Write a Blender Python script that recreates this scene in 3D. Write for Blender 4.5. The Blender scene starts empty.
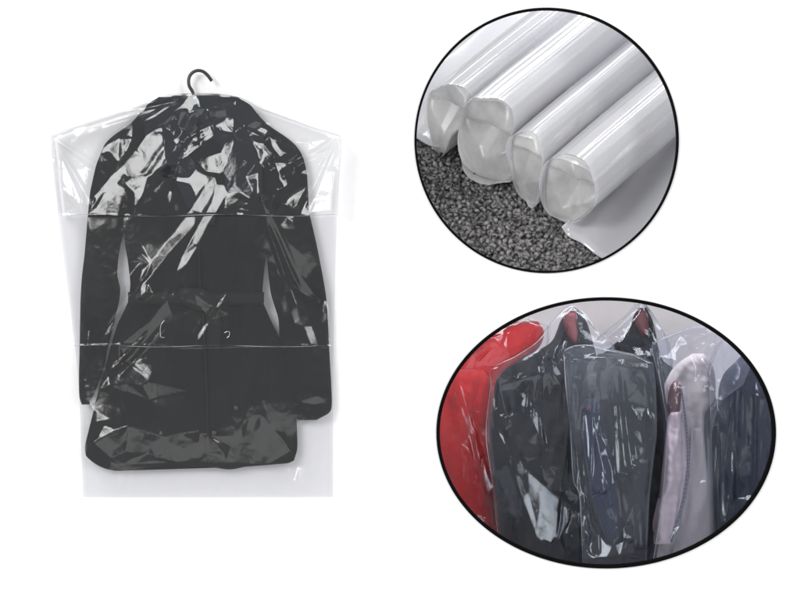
import bpy, bmesh, math, random
import numpy as np
from mathutils import Vector

random.seed(7)
S = 0.0025            # metres per photo pixel on the board plane
D = 6.0               # camera distance from the board
col = bpy.context.scene.collection
scene = bpy.context.scene

def W(px, py, y=0.0):
    k = (D + y) / D
    return Vector(((px-400)*S*k, y, (300-py)*S*k))

KEY = Vector((-3.0, -5.4, 2.1)); KEY2 = Vector((3.3, -5.2, 1.3)); CAM = Vector((0, -D, 0)); LOW = Vector((.3, -5.0, -3.0))

# ------------------------------------------------------------------ helpers
def link(name, me, mat=None, parent=None, smooth=True):
    o = bpy.data.objects.new(name, me); col.objects.link(o)
    if mat: me.materials.append(mat)
    if smooth: me.polygons.foreach_set('use_smooth', [True]*len(me.polygons))
    if parent: o.parent = parent; o.matrix_parent_inverse = parent.matrix_world.inverted()
    return o
def tag(o, label=None, cat=None, group=None, kind=None):
    if label: o['label'] = label
    if cat: o['category'] = cat
    if group: o['group'] = group
    if kind: o['kind'] = kind
    return o
def thing(name, loc, label, cat, group=None):
    o = bpy.data.objects.new(name, None); col.objects.link(o); o.location = loc
    o.empty_display_size = .05
    tag(o, label, cat, group)
    bpy.context.view_layer.update()
    return o
def mesh(name, vs, fs):
    me = bpy.data.meshes.new(name); me.from_pydata([tuple(v) for v in vs], [], fs); me.update(); return me
def tube_mesh(pts, r, n=10, taper=None):
    pts = [Vector(p) for p in pts]; vs = []; fs = []
    prev = None
    for i, p in enumerate(pts):
        t = (pts[min(i+1, len(pts)-1)] - pts[max(i-1, 0)]).normalized()
        a = prev if prev else (Vector((0, 1, 0)) if abs(t.y) < .9 else Vector((1, 0, 0)))
        a = (a - t*a.dot(t)).normalized(); prev = a; b = t.cross(a)
        rr = r if taper is None else r*taper[i]
        for k in range(n):
            q = 2*math.pi*k/n; vs.append(p + (a*math.cos(q)+b*math.sin(q))*rr)
    for i in range(len(pts)-1):
        for k in range(n):
            fs.append((i*n+k, i*n+(k+1) % n, (i+1)*n+(k+1) % n, (i+1)*n+k))
    fs.append(tuple(range(n))[::-1]); fs.append(tuple((len(pts)-1)*n+k for k in range(n)))
    return mesh('tube', vs, fs)
def smooth_path(pts, n=8):
    out = []
    P = [Vector(p) for p in pts]
    for i in range(len(P)-1):
        p0 = P[max(i-1, 0)]; p1 = P[i]; p2 = P[i+1]; p3 = P[min(i+2, len(P)-1)]
        for k in range(n):
            t = k/n
            out.append(.5*((2*p1)+(p2-p0)*t+(2*p0-5*p1+4*p2-p3)*t*t+(3*p1-p0-3*p2+p3)*t**3))
    out.append(P[-1]); return out

# fields on a pixel grid ---------------------------------------------------
class Field:
    def __init__(s, x0, y0, x1, y1, res=1.0):
        s.x0, s.y0, s.res = x0, y0, res
        s.w = int((x1-x0)/res)+1; s.h = int((y1-y0)/res)+1
        s.X, s.Y = np.meshgrid(x0+np.arange(s.w)*res, y0+np.arange(s.h)*res)
        s.a = np.zeros((s.h, s.w))
    def sample(s, px, py):
        fx = np.clip((np.asarray(px)-s.x0)/s.res, 0, s.w-1.001); fy = np.clip((np.asarray(py)-s.y0)/s.res, 0, s.h-1.001)
        i = fx.astype(int); j = fy.astype(int); u = fx-i; v = fy-j
        a = s.a
        return (a[j, i]*(1-u)+a[j, i+1]*u)*(1-v)+(a[j+1, i]*(1-u)+a[j+1, i+1]*u)*v
def band(shape, wl, seed, aniso=1.0, ang=0.0, res=1.0):
    """band-limited noise, unit std, wavelength wl px; features stretched by aniso along ang"""
    r = np.random.RandomState(seed); n = r.randn(*shape)
    ky = np.fft.fftfreq(shape[0], res)[:, None]; kx = np.fft.fftfreq(shape[1], res)[None, :]
    ca, sa = math.cos(ang), math.sin(ang)
    ku = (kx*ca+ky*sa)*aniso; kv = -kx*sa+ky*ca
    k = np.sqrt(ku**2+kv**2)*wl
    f = np.exp(-((k-1)**2)/(2*.35**2))
    o = np.real(np.fft.ifft2(np.fft.fft2(n)*f)); return o/o.std()
def poly_mask(F, poly):
    x, y = F.X, F.Y; m = np.zeros(x.shape, bool); n = len(poly)
    for i in range(n):
        x1, y1 = poly[i]; x2, y2 = poly[(i+1) % n]
        if y1 == y2: continue
        c = ((y1 > y) != (y2 > y)) & (x < (x2-x1)*(y-y1)/(y2-y1)+x1); m ^= c
    return m.astype(float)
def blur(a, r):
    ky = np.fft.fftfreq(a.shape[0])[:, None]; kx = np.fft.fftfreq(a.shape[1])[None, :]
    return np.real(np.fft.ifft2(np.fft.fft2(a)*np.exp(-2*(math.pi*r)**2*(kx**2+ky**2))))
def lamp_slope(F, y, L):
    X = (F.X-400)*S; Z = (300-F.Y)*S
    def dirn(P):
        d = np.stack([P.x-X, P.y-y+0*X, P.z-Z], -1); return d/np.linalg.norm(d, axis=-1, keepdims=True)
    n = dirn(CAM)+dirn(L)
    return n[..., 0]/(-n[..., 1]), -(n[..., 2]/(-n[..., 1]))      # dY/dpx , dY/dpy (py grows downward)
def crease(F, x0, y0, x1, y1, w, A, seed=0):
    dx, dy = x1-x0, y1-y0; L = math.hypot(dx, dy); u = ((F.X-x0)*dx+(F.Y-y0)*dy)/L; v = (-(F.X-x0)*dy+(F.Y-y0)*dx)/L
    t = np.clip(u/L, 0, 1); end = np.clip(np.minimum(u, L-u)/(.25*L)+0.0, 0, 1)
    ww = w*(.5+.9*t)
    return A*np.clip(1-np.abs(v)/ww, 0, 1)*end

def solve_film(F, ydepth, patches, seed, noise=((60, .05), (22, .04), (9, .03)), ridges=(), lam=1/45., inner=.05, glint=.5, nmask=None, lamp=None, patches2=(), patches3=(), ang=None, aniso=2.2, sp=9.0, splow=None, jitter=.03):
    """crumpled film: flat creased facets; inside the given outlines the facets tilt towards a lamp"""
    from mathutils.geometry import delaunay_2d_cdt
    sh = F.a.shape; rnd = random.Random(seed); nr = np.random.RandomState(seed)
    h0 = np.zeros(sh)
    for i, (wl, sl) in enumerate(noise):
        b = band(sh, wl, seed+i, aniso, (ang+random.Random(seed+i).uniform(-.35, .35)) if ang is not None else rnd.uniform(0, 3.1), F.res)
        if i > 0: b = np.abs(b)*1.3
        h0 += b*sl*wl/(2*math.pi)
    if nmask is not None: h0 *= nmask
    rsum = np.zeros(sh)
    for r in ridges: rsum = rsum+r
    xmin, ymin = F.x0, F.y0; xmax = F.x0+(F.w-1)*F.res; ymax_ = F.y0+(F.h-1)*F.res
    pts = [(xmin, ymin), (xmax, ymin), (xmax, ymax_), (xmin, ymax_)]; edges = []
    def inside(x, y): return xmin+2 < x < xmax-2 and ymin+2 < y < ymax_-2
    # facets are long in the pull direction of the film: sample on a stretched, rotated lattice
    A = ang if ang is not None else 1.6; st = 1.7
    R = math.hypot(xmax-xmin, ymax_-ymin)/2; cx, cy = (xmin+xmax)/2, (ymin+ymax_)/2; k = int(R/sp)+2
    for i in range(-k, k+1):
        for j in range(-int(k*1.3), int(k*1.3)+1):
            u = (i+rnd.uniform(-.5, .5))*sp*st; v = (j*.8+rnd.uniform(-.42, .42))*sp/st*1.25
            x = cx+u*math.cos(A)-v*math.sin(A); y = cy+u*math.sin(A)+v*math.cos(A)
            if not inside(x, y): continue
            if splow is not None and splow[0] < y < 395 and rnd.random() < splow[1]: continue
            pts.append((x, y))
    for P in list(patches)+list(patches2)+list(patches3):
        n = len(P); o = len(pts)
        Q = [(min(max(x, xmin+2), xmax-2), min(max(y, ymin+2), ymax_-2)) for x, y in P]
        pts += Q; edges += [(o+i, o+(i+1) % n) for i in range(n)]
    vo, eo, fo = delaunay_2d_cdt([Vector(p) for p in pts], edges, [], 0, .05)[:3]
    V = np.array([v[:] for v in vo]); T = np.array([f for f in fo if len(f) == 3]); n = len(V)
    a0, a1, a2 = V[T[:, 0]], V[T[:, 1]], V[T[:, 2]]
    dA = (a1[:, 0]-a0[:, 0])*(a2[:, 1]-a0[:, 1])-(a2[:, 0]-a0[:, 0])*(a1[:, 1]-a0[:, 1])
    ok = np.abs(dA) > .05; T = T[ok]; a0, a1, a2, dA = a0[ok], a1[ok], a2[ok], dA[ok]; m = len(T)
    GX = np.stack([a1[:, 1]-a2[:, 1], a2[:, 1]-a0[:, 1], a0[:, 1]-a1[:, 1]], 1)/dA[:, None]
    GY = np.stack([a2[:, 0]-a1[:, 0], a0[:, 0]-a2[:, 0], a1[:, 0]-a0[:, 0]], 1)/dA[:, None]
    C = (a0+a1+a2)/3; area_ = np.abs(dA)/2
    ci = np.clip(((C[:, 0]-F.x0)/F.res).astype(int), 0, F.w-1); cj = np.clip(((C[:, 1]-F.y0)/F.res).astype(int), 0, F.h-1)
    def grid_mask(ps):
        M = np.zeros(sh)
        for p in ps: M = np.maximum(M, poly_mask(F, p))
        return M
    g1, g2, g3 = grid_mask(patches), grid_mask(patches2), grid_mask(patches3)
    near = blur(np.clip(g1+g2, 0, 1), 7.0/F.res)[cj, ci]
    m1, m2, m3 = g1[cj, ci] > .5, g2[cj, ci] > .5, g3[cj, ci] > .5
    drop = nr.rand(m); m1 &= drop > .13; m2 &= drop > .10; m3 &= drop > .5
    L1 = lamp_slope(F, ydepth, lamp or KEY); L2 = lamp_slope(F, ydepth, KEY2); L3 = lamp_slope(F, ydepth, LOW)
    l1 = np.stack([L1[0][cj, ci], L1[1][cj, ci]], 1); l2 = np.stack([L2[0][cj, ci], L2[1][cj, ci]], 1); l3 = np.stack([L3[0][cj, ci], L3[1][cj, ci]], 1)
    gy0, gx0 = np.gradient(h0, F.res); nmk = (nmask if nmask is not None else np.ones(sh))[cj, ci][:, None]
    g0 = np.stack([gx0[cj, ci], gy0[cj, ci]], 1)+nr.randn(m, 2)*jitter*nmk
    jit = nr.randn(m, 2)*inner
    M = m1 | m2 | m3
    tgt = np.where(m1[:, None], l1+jit, np.where(m2[:, None], l2+jit, l3+jit*1.3))
    w = area_*np.where(M, 4.0, np.where(near > .06, .25, 1.0))
    N_ = np.zeros((n, n))
    for p in range(3):
        for q in range(3):
            np.add.at(N_, (T[:, p], T[:, q]), w*(GX[:, p]*GX[:, q]+GY[:, p]*GY[:, q]))
    mass = np.zeros(n)
    for p in range(3): np.add.at(mass, T[:, p], area_/3*lam*lam*.35)
    N_[np.arange(n), np.arange(n)] += mass+1e-9
    Ni = np.linalg.inv(N_)
    def solve(t):
        r_ = np.zeros(n)
        for p in range(3): np.add.at(r_, T[:, p], w*(GX[:, p]*t[:, 0]+GY[:, p]*t[:, 1]))
        return Ni@r_
    def gradT(h): return np.stack([(GX*h[T]).sum(1), (GY*h[T]).sum(1)], 1)
    free = (nr.rand(m) < glint*.12) & (nmk[:, 0] > .5)
    push = np.where(nmk[:, 0] > .5, .14, .19)
    t = np.where(M[:, None], tgt, g0); acc = np.zeros((m, 2))
    for it in range(24):
        h = solve(t); g = gradT(h)
        acc += np.where(M[:, None], np.clip(tgt-g, -.3, .3), 0)
        o = g*.8+g0*.2
        for l in (l1, l2):
            d = o-l; dd = np.sqrt((d*d).sum(1))+1e-6; kk = np.where((dd < push) & ~free, push/dd, 1); o = l+d*kk[:, None]
        d = o-l3; dd = np.sqrt((d*d).sum(1))+1e-6; kk = np.where((dd < .11) & ~free, .11/dd, 1); o = l3+d*kk[:, None]
        t = np.where(M[:, None], tgt+np.clip(acc, -1.5, 1.5), o)
    h = solve(t)
    out = np.zeros(sh)
    fx = (V[:, 0]-F.x0)/F.res; fy = (V[:, 1]-F.y0)/F.res; gxx = GX*F.res; gyy = GY*F.res
    for q in range(m):
        i0, i1, i2 = T[q]; xs = fx[T[q]]; ys = fy[T[q]]
        x0 = max(int(math.ceil(xs.min()-.01)), 0); x1 = min(int(xs.max()+.01), F.w-1); y0 = max(int(math.ceil(ys.min()-.01)), 0); y1 = min(int(ys.max()+.01), F.h-1)
        if x1 < x0 or y1 < y0: continue
        XX = np.arange(x0, x1+1)[None, :]; YY = np.arange(y0, y1+1)[:, None]
        b1 = ((XX-xs[0])*gxx[q, 1]+(YY-ys[0])*gyy[q, 1]); b2 = ((XX-xs[0])*gxx[q, 2]+(YY-ys[0])*gyy[q, 2]); b0 = 1-b1-b2
        ins = (b0 > -1e-4) & (b1 > -1e-4) & (b2 > -1e-4)
        val = b0*h[i0]+b1*h[i1]+b2*h[i2]; sub = out[y0:y1+1, x0:x1+1]; sub[ins] = val[ins]
    F.a = blur(out+rsum, .45/F.res)
    print('film', seed, 'verts', n, 'tris', m, 'range', round(float(F.a.min()), 1), round(float(F.a.max()), 1))
    return F

def rows_interp(rows, n, smooth=False):
    R = np.array([r[:3] for r in rows], float); y = np.linspace(R[0, 0], R[-1, 0], n)
    return y, np.interp(y, R[:, 0], R[:, 1]), np.interp(y, R[:, 0], R[:, 2])
def smooth1(a, k):
    if k < 1: return a
    p = np.pad(a, k, mode='edge'); ker = np.hanning(2*k+3)[1:-1]; ker /= ker.sum(); return np.convolve(p, ker, 'valid')

def film_sheet(name, rows, yb, F, mat, parent, step=1.0, sgn=1.0, hem=None, rim=None, dome=0.0, ymax=None):
    """thin sheet spanning the rows; height (in px) from F is added to depth"""
    n = int((rows[-1][0]-rows[0][0])/step)+1; y, xl, xr = rows_interp(rows, n)
    xl = smooth1(xl, 2); xr = smooth1(xr, 2)
    m = int(max(xr-xl)/step)+1; u = np.linspace(0, 1, m)
    PX = xl[:, None]+(xr-xl)[:, None]*u[None, :]; PY = np.repeat(y[:, None], m, 1)
    if hem is not None: PY = PY+hem(PX, PY)
    h = F.sample(PX, PY)*S*sgn if F is not None else 0*PX
    edge = np.minimum(np.minimum(u, 1-u)[None, :]*(xr-xl)[:, None]/6.0, 1)
    h = h*(.25+.75*edge)
    Yd = yb + h - dome*np.sin(math.pi*u)[None, :]
    if ymax is not None: Yd = np.minimum(Yd, ymax)
    k = (D+yb)/D
    V = np.stack([(PX-400)*S*k, Yd, (300-PY)*S*k], -1).reshape(-1, 3)
    idx = np.arange(n*m).reshape(n, m)
    Fc = np.stack([idx[:-1, :-1], idx[1:, :-1], idx[1:, 1:], idx[:-1, 1:]], -1).reshape(-1, 4)
    vs = V.tolist(); fs = Fc.tolist()
    if rim is not None:                                    # gusset: side walls back to depth rim
        for side in (0, m-1):
            base = len(vs)
            for i in range(n): v = V[idx[i, side]]; vs.append([v[0], rim, v[2]])
            for i in range(n-1): fs.append([int(idx[i, side]), int(idx[i+1, side]), base+i+1, base+i])
        base = len(vs)
        for j in range(m): v = V[idx[0, j]]; vs.append([v[0], rim, v[2]])
        for j in range(m-1): fs.append([int(idx[0, j]), int(idx[0, j+1]), base+j+1, base+j])
    me = bpy.data.meshes.new(name); me.from_pydata(vs, [], fs); me.update()
    return link(name, me, mat, parent)

def loft(name, rows, yc, th, mat, parent, F=None, amp=1.0, hem=None, step=1.5, cap=14, sm=4, cols=None, shear=0.0):
    """closed cloth body: rows (py, xl, xr), half thickness th (m), folds from field F (px units)"""
    n = max(8, int((rows[-1][0]-rows[0][0])/step)+1); y, xl, xr = rows_interp(rows, n)
    xl = smooth1(xl, sm); xr = smooth1(xr, sm)
    m = cols or max(10, int(max(xr-xl)/step)+1)
    t = np.linspace(0, math.pi, m); c = -np.cos(t); u = .5+.5*np.sign(c)*np.abs(c)**.9
    PX = xl[:, None]+(xr-xl)[:, None]*u[None, :]; PY = np.repeat(y[:, None], m, 1)
    prof = np.clip(1-(2*u-1)**2, 0, 1)**.5
    dt = (y-y[0])/cap; db = (y[-1]-y)/cap
    e = np.sqrt(np.clip(1-(1-np.clip(np.minimum(dt, db), 0, 1))**2, 0.02, 1))
    T = th*prof[None, :]*e[:, None]
    Q = PY+hem(PX, PY) if hem is not None else PY
    f = (F.sample(PX, Q)*S*amp if F is not None else 0)*np.clip(prof*1.5, 0, 1)[None, :]*np.clip(e, 0, 1)[:, None]
    k = (D+yc)/D
    yo = yc+shear*(Q-rows[0][0])*S
    A = np.stack([(PX-400)*S*k, yo-T-f, (300-Q)*S*k], -1); B = np.stack([(PX-400)*S*k, yo+T+f*0, (300-Q)*S*k], -1)
    ring = np.concatenate([A, B[:, ::-1][:, 1:-1]], 1); M = ring.shape[1]
    V = ring.reshape(-1, 3); idx = np.arange(n*M).reshape(n, M); nx = np.roll(idx, -1, 1)
    Fc = np.stack([idx[:-1], idx[1:], nx[1:], nx[:-1]], -1).reshape(-1, 4)
    fs = Fc.tolist()+[idx[0].tolist(), idx[-1][::-1].tolist()]
    me = bpy.data.meshes.new(name); me.from_pydata(V.tolist(), [], fs); me.update()
    return link(name, me, mat, parent)

def stitch(name, pts, y, r, mat, parent):
    return link(name, tube_mesh(smooth_path([W(a, b, y) for a, b in pts], 5), r, 6), mat, parent)

# ------------------------------------------------------------------ materials
def new_mat(name):
    m = bpy.data.materials.new(name); m.use_nodes = True; nt = m.node_tree
    return m, nt, nt.nodes['Principled BSDF']
def cloth(name, c, rough=.85, scale=600, var=.25, bump=.25, sheen=.2):
    m, nt, b = new_mat(name); N = nt.nodes; L = nt.links
    tc = N.new('ShaderNodeTexCoord'); n1 = N.new('ShaderNodeTexNoise'); n1.inputs['Scale'].default_value = 9; n1.inputs['Detail'].default_value = 6
    n2 = N.new('ShaderNodeTexNoise'); n2.inputs['Scale'].default_value = scale; n2.inputs['Detail'].default_value = 2
    L.new(tc.outputs['Object'], n1.inputs['Vector']); L.new(tc.outputs['Object'], n2.inputs['Vector'])
    mx = N.new('ShaderNodeMix'); mx.data_type = 'RGBA'
    mx.inputs[6].default_value = (*[v*(1-var) for v in c], 1); mx.inputs[7].default_value = (*[min(1, v*(1+var)) for v in c], 1)
    L.new(n1.outputs['Fac'], mx.inputs[0]); L.new(mx.outputs[2], b.inputs['Base Color'])
    bp = N.new('ShaderNodeBump'); bp.inputs['Strength'].default_value = bump; bp.inputs['Distance'].default_value = .0015
    L.new(n2.outputs['Fac'], bp.inputs['Height']); L.new(bp.outputs[0], b.inputs['Normal'])
    b.inputs['Roughness'].default_value = rough; b.inputs['Sheen Weight'].default_value = sheen; b.inputs['Specular IOR Level'].default_value = .25
    return m
def film(name, tint=(.95, .95, .96), haze=.03, hazecol=(.85, .86, .9), ior=1.5, rough=.09, boost=1.3, bump=.25, bscale=55, edge=.25, gcol=(1, 1, 1)):
    m = bpy.data.materials.new(name); m.use_nodes = True; nt = m.node_tree; N = nt.nodes; L = nt.links
    for n in list(N): N.remove(n)
    out = N.new('ShaderNodeOutputMaterial'); tr = N.new('ShaderNodeBsdfTransparent')
    gl = N.new('ShaderNodeBsdfGlossy'); gl.inputs['Roughness'].default_value = rough; gl.inputs['Color'].default_value = (*gcol, 1)
    df = N.new('ShaderNodeBsdfDiffuse'); df.inputs['Color'].default_value = (*hazecol, 1)
    ts = N.new('ShaderNodeBsdfTranslucent'); ts.inputs['Color'].default_value = (*hazecol, 1)
    tc = N.new('ShaderNodeTexCoord'); nz = N.new('ShaderNodeTexNoise'); nz.inputs['Scale'].default_value = bscale; nz.inputs['Detail'].default_value = 5; nz.inputs['Roughness'].default_value = .6
    nz.inputs['Distortion'].default_value = 1.2
    L.new(tc.outputs['Object'], nz.inputs['Vector'])
    bp = N.new('ShaderNodeBump'); bp.inputs['Strength'].default_value = bump; bp.inputs['Distance'].default_value = .004
    L.new(nz.outputs['Fac'], bp.inputs['Height']); L.new(bp.outputs[0], gl.inputs['Normal'])
    # grazing film looks denser
    lw = N.new('ShaderNodeLayerWeight'); lw.inputs['Blend'].default_value = .35; L.new(bp.outputs[0], lw.inputs['Normal'])
    mc = N.new('ShaderNodeMix'); mc.data_type = 'RGBA'; mc.inputs[6].default_value = (*tint, 1); mc.inputs[7].default_value = (*[t*(1-edge) for t in tint], 1)
    L.new(lw.outputs['Facing'], mc.inputs[0]); L.new(mc.outputs[2], tr.inputs['Color'])
    ms = N.new('ShaderNodeMixShader'); ms.inputs[0].default_value = .5; L.new(df.outputs[0], ms.inputs[1]); L.new(ts.outputs[0], ms.inputs[2])
    nh = N.new('ShaderNodeTexNoise'); nh.inputs['Scale'].default_value = 6; nh.inputs['Detail'].default_value = 5; L.new(tc.outputs['Object'], nh.inputs['Vector'])
    mh = N.new('ShaderNodeMapRange'); mh.inputs['From Min'].default_value = .3; mh.inputs['From Max'].default_value = .7; mh.inputs['To Min'].default_value = haze*.5; mh.inputs['To Max'].default_value = haze*1.5
    L.new(nh.outputs['Fac'], mh.inputs['Value'])
    m1 = N.new('ShaderNodeMixShader'); L.new(mh.outputs[0], m1.inputs[0]); L.new(tr.outputs[0], m1.inputs[1]); L.new(ms.outputs[0], m1.inputs[2])
    fr = N.new('ShaderNodeFresnel'); fr.inputs['IOR'].default_value = ior
    ge = N.new('ShaderNodeNewGeometry'); L.new(ge.outputs['Normal'], fr.inputs['Normal'])
    # the film has two surfaces: use layer weight fresnel to avoid inside-facing artefacts
    lf = N.new('ShaderNodeLayerWeight'); lf.inputs['Blend'].default_value = .5
    pw = N.new('ShaderNodeMath'); pw.operation = 'POWER'; pw.inputs[1].default_value = 4.0; L.new(lf.outputs['Facing'], pw.inputs[0])
    ml = N.new('ShaderNodeMath'); ml.operation = 'MULTIPLY_ADD'; ml.inputs[1].default_value = .8; ml.inputs[2].default_value = .05*boost; ml.use_clamp = True
    L.new(pw.outputs[0], ml.inputs[0]); N.remove(fr); N.remove(ge)
    m2 = N.new('ShaderNodeMixShader'); L.new(ml.outputs[0], m2.inputs[0]); L.new(m1.outputs[0], m2.inputs[1]); L.new(gl.outputs[0], m2.inputs[2])
    L.new(m2.outputs[0], out.inputs['Surface'])
    return m
def plain(name, c, rough=.5, metal=0, bump=0, spec=.5):
    m, nt, b = new_mat(name); N = nt.nodes; L = nt.links
    tc = N.new('ShaderNodeTexCoord'); n = N.new('ShaderNodeTexNoise'); n.inputs['Scale'].default_value = 40; n.inputs['Detail'].default_value = 4
    L.new(tc.outputs['Object'], n.inputs['Vector'])
    mx = N.new('ShaderNodeMix'); mx.data_type = 'RGBA'; mx.inputs[6].default_value = (*[v*.96 for v in c], 1); mx.inputs[7].default_value = (*[min(1, v*1.04) for v in c], 1)
    L.new(n.outputs['Fac'], mx.inputs[0]); L.new(mx.outputs[2], b.inputs['Base Color'])
    b.inputs['Roughness'].default_value = rough; b.inputs['Metallic'].default_value = metal; b.inputs['Specular IOR Level'].default_value = spec
    if bump:
        bp = N.new('ShaderNodeBump'); bp.inputs['Strength'].default_value = bump; bp.inputs['Distance'].default_value = .002
        L.new(n.outputs['Fac'], bp.inputs['Height']); L.new(bp.outputs[0], b.inputs['Normal'])
    return m

M_wall = plain('white_board', (.93, .93, .93), .9, spec=.1)
M_black = plain('black_rim', (.003, .003, .003), .8, spec=.05)
M_hook = plain('dark_hook', (.02, .02, .022), .3)
M_coat = cloth('charcoal_wool', (.0065, .0075, .008), .9, 160, .35, bump=.12, sheen=.02)
M_coat2 = cloth('charcoal_wool_collar', (.009, .0115, .016), .85, 200, .2, bump=.12, sheen=.03)
M_coat3 = cloth('charcoal_wool_trim', (.0095, .0105, .011), .85, 160, .2, bump=.12, sheen=.03)
M_film = film('clear_film', (.97, .97, .975), .007, rough=.045, boost=.75, bump=.13, edge=.4)
M_film_low = film('clear_film_lower', (.92, .92, .93), .008, hazecol=(.8, .8, .82), rough=.12, boost=.72, bump=.16, bscale=40)
M_back = film('milky_back_film', (.9, .9, .905), .16, hazecol=(.86, .86, .88), rough=.2, boost=.6, bump=.1)
M_backu = film('clear_back_film', (.95, .95, .955), .03, hazecol=(.85, .85, .87), rough=.2, boost=.6, bump=.1)
M_seam = film('seam_film', (.8, .8, .82), .3, rough=.1, boost=2.5, bump=.5)
M_metal = plain('steel', (.6, .6, .6), .25, 1)
M_clearplastic = plain('pale_plastic', (.35, .45, .46), .2)

# ------------------------------------------------------------------ board with two openings
C1 = (546.5, 140.5, 131.0, 131.5); C2 = (606, 432.7, 168, 133.8)
def ell(C, n=160, g=0.0):
    return [(C[0]+(C[2]+g)*math.cos(2*math.pi*i/n), C[1]+(C[3]+g)*math.sin(2*math.pi*i/n)) for i in range(n)]
bm = bmesh.new(); edges = []
def loop(pts, y):
    v = [bm.verts.new(W(a, b, 0)+Vector((0, y, 0))) for a, b in pts]; e = [bm.edges.new((v[i], v[(i+1) % len(v)])) for i in range(len(v))]; return v, e
ov, oe = loop([(-900, -700), (1700, -700), (1700, 1300), (-900, 1300)], 0)
allh = []
ee = list(oe)
for C in (C1, C2):
    v, e = loop(ell(C), 0); allh.append(v); ee += e
bmesh.ops.triangle_fill(bm, use_beauty=True, edges=ee)
for f in bm.faces:
    if f.normal.y > 0: f.normal_flip()
for v in allh:
    b = [bm.verts.new(q.co+Vector((0, .006, 0))) for q in v]
    for i in range(len(v)): bm.faces.new((v[i], v[(i+1) % len(v)], b[(i+1) % len(v)], b[i]))
me = bpy.data.meshes.new('wall'); bm.to_mesh(me); bm.free()
tag(link('wall', me, M_wall, smooth=False), 'plain white wall panel with a round and an oval opening', 'wall', kind='structure')
def ring(name, C, w, mat):
    n = 200; vs = []; fs = []; prof = [(-w, -.001), (-w, -.006), (-w*.6, -.009), (w*.6, -.009), (w, -.006), (w, -.001), (w, .012), (-w, .012)]
    m = len(prof)
    for i in range(n):
        t = 2*math.pi*i/n; c, s = math.cos(t), math.sin(t)
        nn = Vector((c/C[2], s/C[3])); nn.normalize()
        for (o, y) in prof:
            q = W(C[0]+C[2]*c+nn.x*o, C[1]+C[3]*s+nn.y*o); vs.append((q.x, y, q.z))
    for i in range(n):
        for k in range(m):
            fs.append((i*m+k, i*m+(k+1) % m, ((i+1) % n)*m+(k+1) % m, ((i+1) % n)*m+k))
    return link(name, mesh(name, vs, fs), mat)
tag(ring('round_frame', C1, 1.15, M_black), 'thin black round frame around the opening with the film rolls', 'frame')
tag(ring('oval_frame', C2, 1.75, M_black), 'thicker black oval frame around the opening with the bagged clothes', 'frame')

# ------------------------------------------------------------------ coat under film
def z1(x, y): return (40+x/2.58, 60+y/2.58)
def Z1(pts): return [z1(*p) for p in pts]
CF = Field(60, 80, 350, 480)
sh = CF.a.shape
drape = band(sh, 34, 3, 6, math.pi/2)*1.5+band(sh, 14, 4, 4, math.pi/2+.2)*.5+band(sh, 22, 5, 1.5, .6)*.5
CF.a = drape
hang = thing('coat_hanger', W(193, 100, -.026), 'dark hanger whose curved hook rises above the charcoal coat', 'hanger')
link('hook', tube_mesh(smooth_path([W(194, 104, -.031), W(193, 93, -.031), W(189.3, 86, -.031), W(188.8, 79, -.031), W(191.5, 73.5, -.031), W(197, 70.6, -.031), W(203, 71.5, -.031), W(207.5, 75.2, -.031), W(211.8, 81, -.031)], 6), .0042, 12), M_hook, hang)
link('shoulder_bar', tube_mesh(smooth_path([W(116, 146, -.026), W(140, 124, -.026), W(193, 103, -.026), W(250, 122, -.026), W(280, 146, -.026)], 8), .009, 10), M_hook, hang)
link('neck_plate', tube_mesh([W(193.5, 99, -.068), W(195.5, 97, -.069), W(198, 100, -.069), W(199.5, 107, -.069)], .0022, 6), M_clearplastic, hang)

coat = thing('trench_coat', W(193, 465, -.026), 'charcoal belted coat with wide lapels hanging inside the clear film bag', 'coat')
def hem(PX, PY):
    w = np.clip((PY-440)/28, 0, 1)**1.5
    a = 2.8*np.sin(PX*.06+.6)+.8*np.sin(PX*.17)+1.0*np.sin(PX*.021)-9*np.exp(-((PX-171)/3)**2)
    a -= 12*np.clip((108-PX)/22, 0, 1)**2+10*np.clip((PX-284)/14, 0, 1)**2
    return w*a
body_rows = [(95.5, 177, 212), (97, 170, 226), (101, 159, 238), (106, 149, 247), (115, 139, 258), (125, 130, 268), (138, 124, 273), (165, 122, 278), (200, 123, 276), (245, 125, 269), (262, 128, 265), (283, 130.5, 263), (300, 129, 262), (323, 118, 272), (345, 111, 283), (360, 107.5, 288), (380, 101, 292), (415, 92.5, 296.5), (445, 85, 297.5), (455, 85, 297), (467, 86, 294)]
loft('body', body_rows, -.030, .015, M_coat, coat, CF, 1.0, hem, step=1.2, cap=4)
SF = Field(60, 80, 350, 480); SF.a = band(sh, 26, 13, 3, math.pi/2-.15)*1.6+band(sh, 16, 14, 1.5, .4)*1.1+band(sh, 9, 15, 1.5, 1.)*.25
loft('sleeve', [(112, 141, 150), (120, 134, 150), (126, 128, 150), (134, 115, 150), (143, 105, 150), (165, 96, 146), (192, 90, 134), (225, 87, 126), (243, 85.5, 121), (256, 84.4, 118.5), (275, 82, 117), (289, 81, 120.5), (300, 80.5, 119.5), (323, 80, 114), (354, 79.5, 106.5), (369, 79, 104), (385, 79, 98), (396, 79.2, 93), (401, 80, 91), (404.5, 82.5, 88.5)], -.031, .014, M_coat, coat, SF, 1.0, cap=14)
loft('sleeve', [(114, 250, 257), (122, 250, 265), (128, 250, 272), (136, 252, 285), (145, 255, 296), (156, 258, 303), (172, 262, 307), (211, 264, 309), (246, 266, 317), (277, 268.5, 323), (295, 271, 326), (318, 278.5, 328), (345, 280, 329), (378, 289, 331), (400, 293, 332), (411, 295, 331.5), (415, 296, 328), (418, 296, 321), (420, 298, 313)], -.031, .014, M_coat, coat, SF, 1.0, cap=12)
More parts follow.
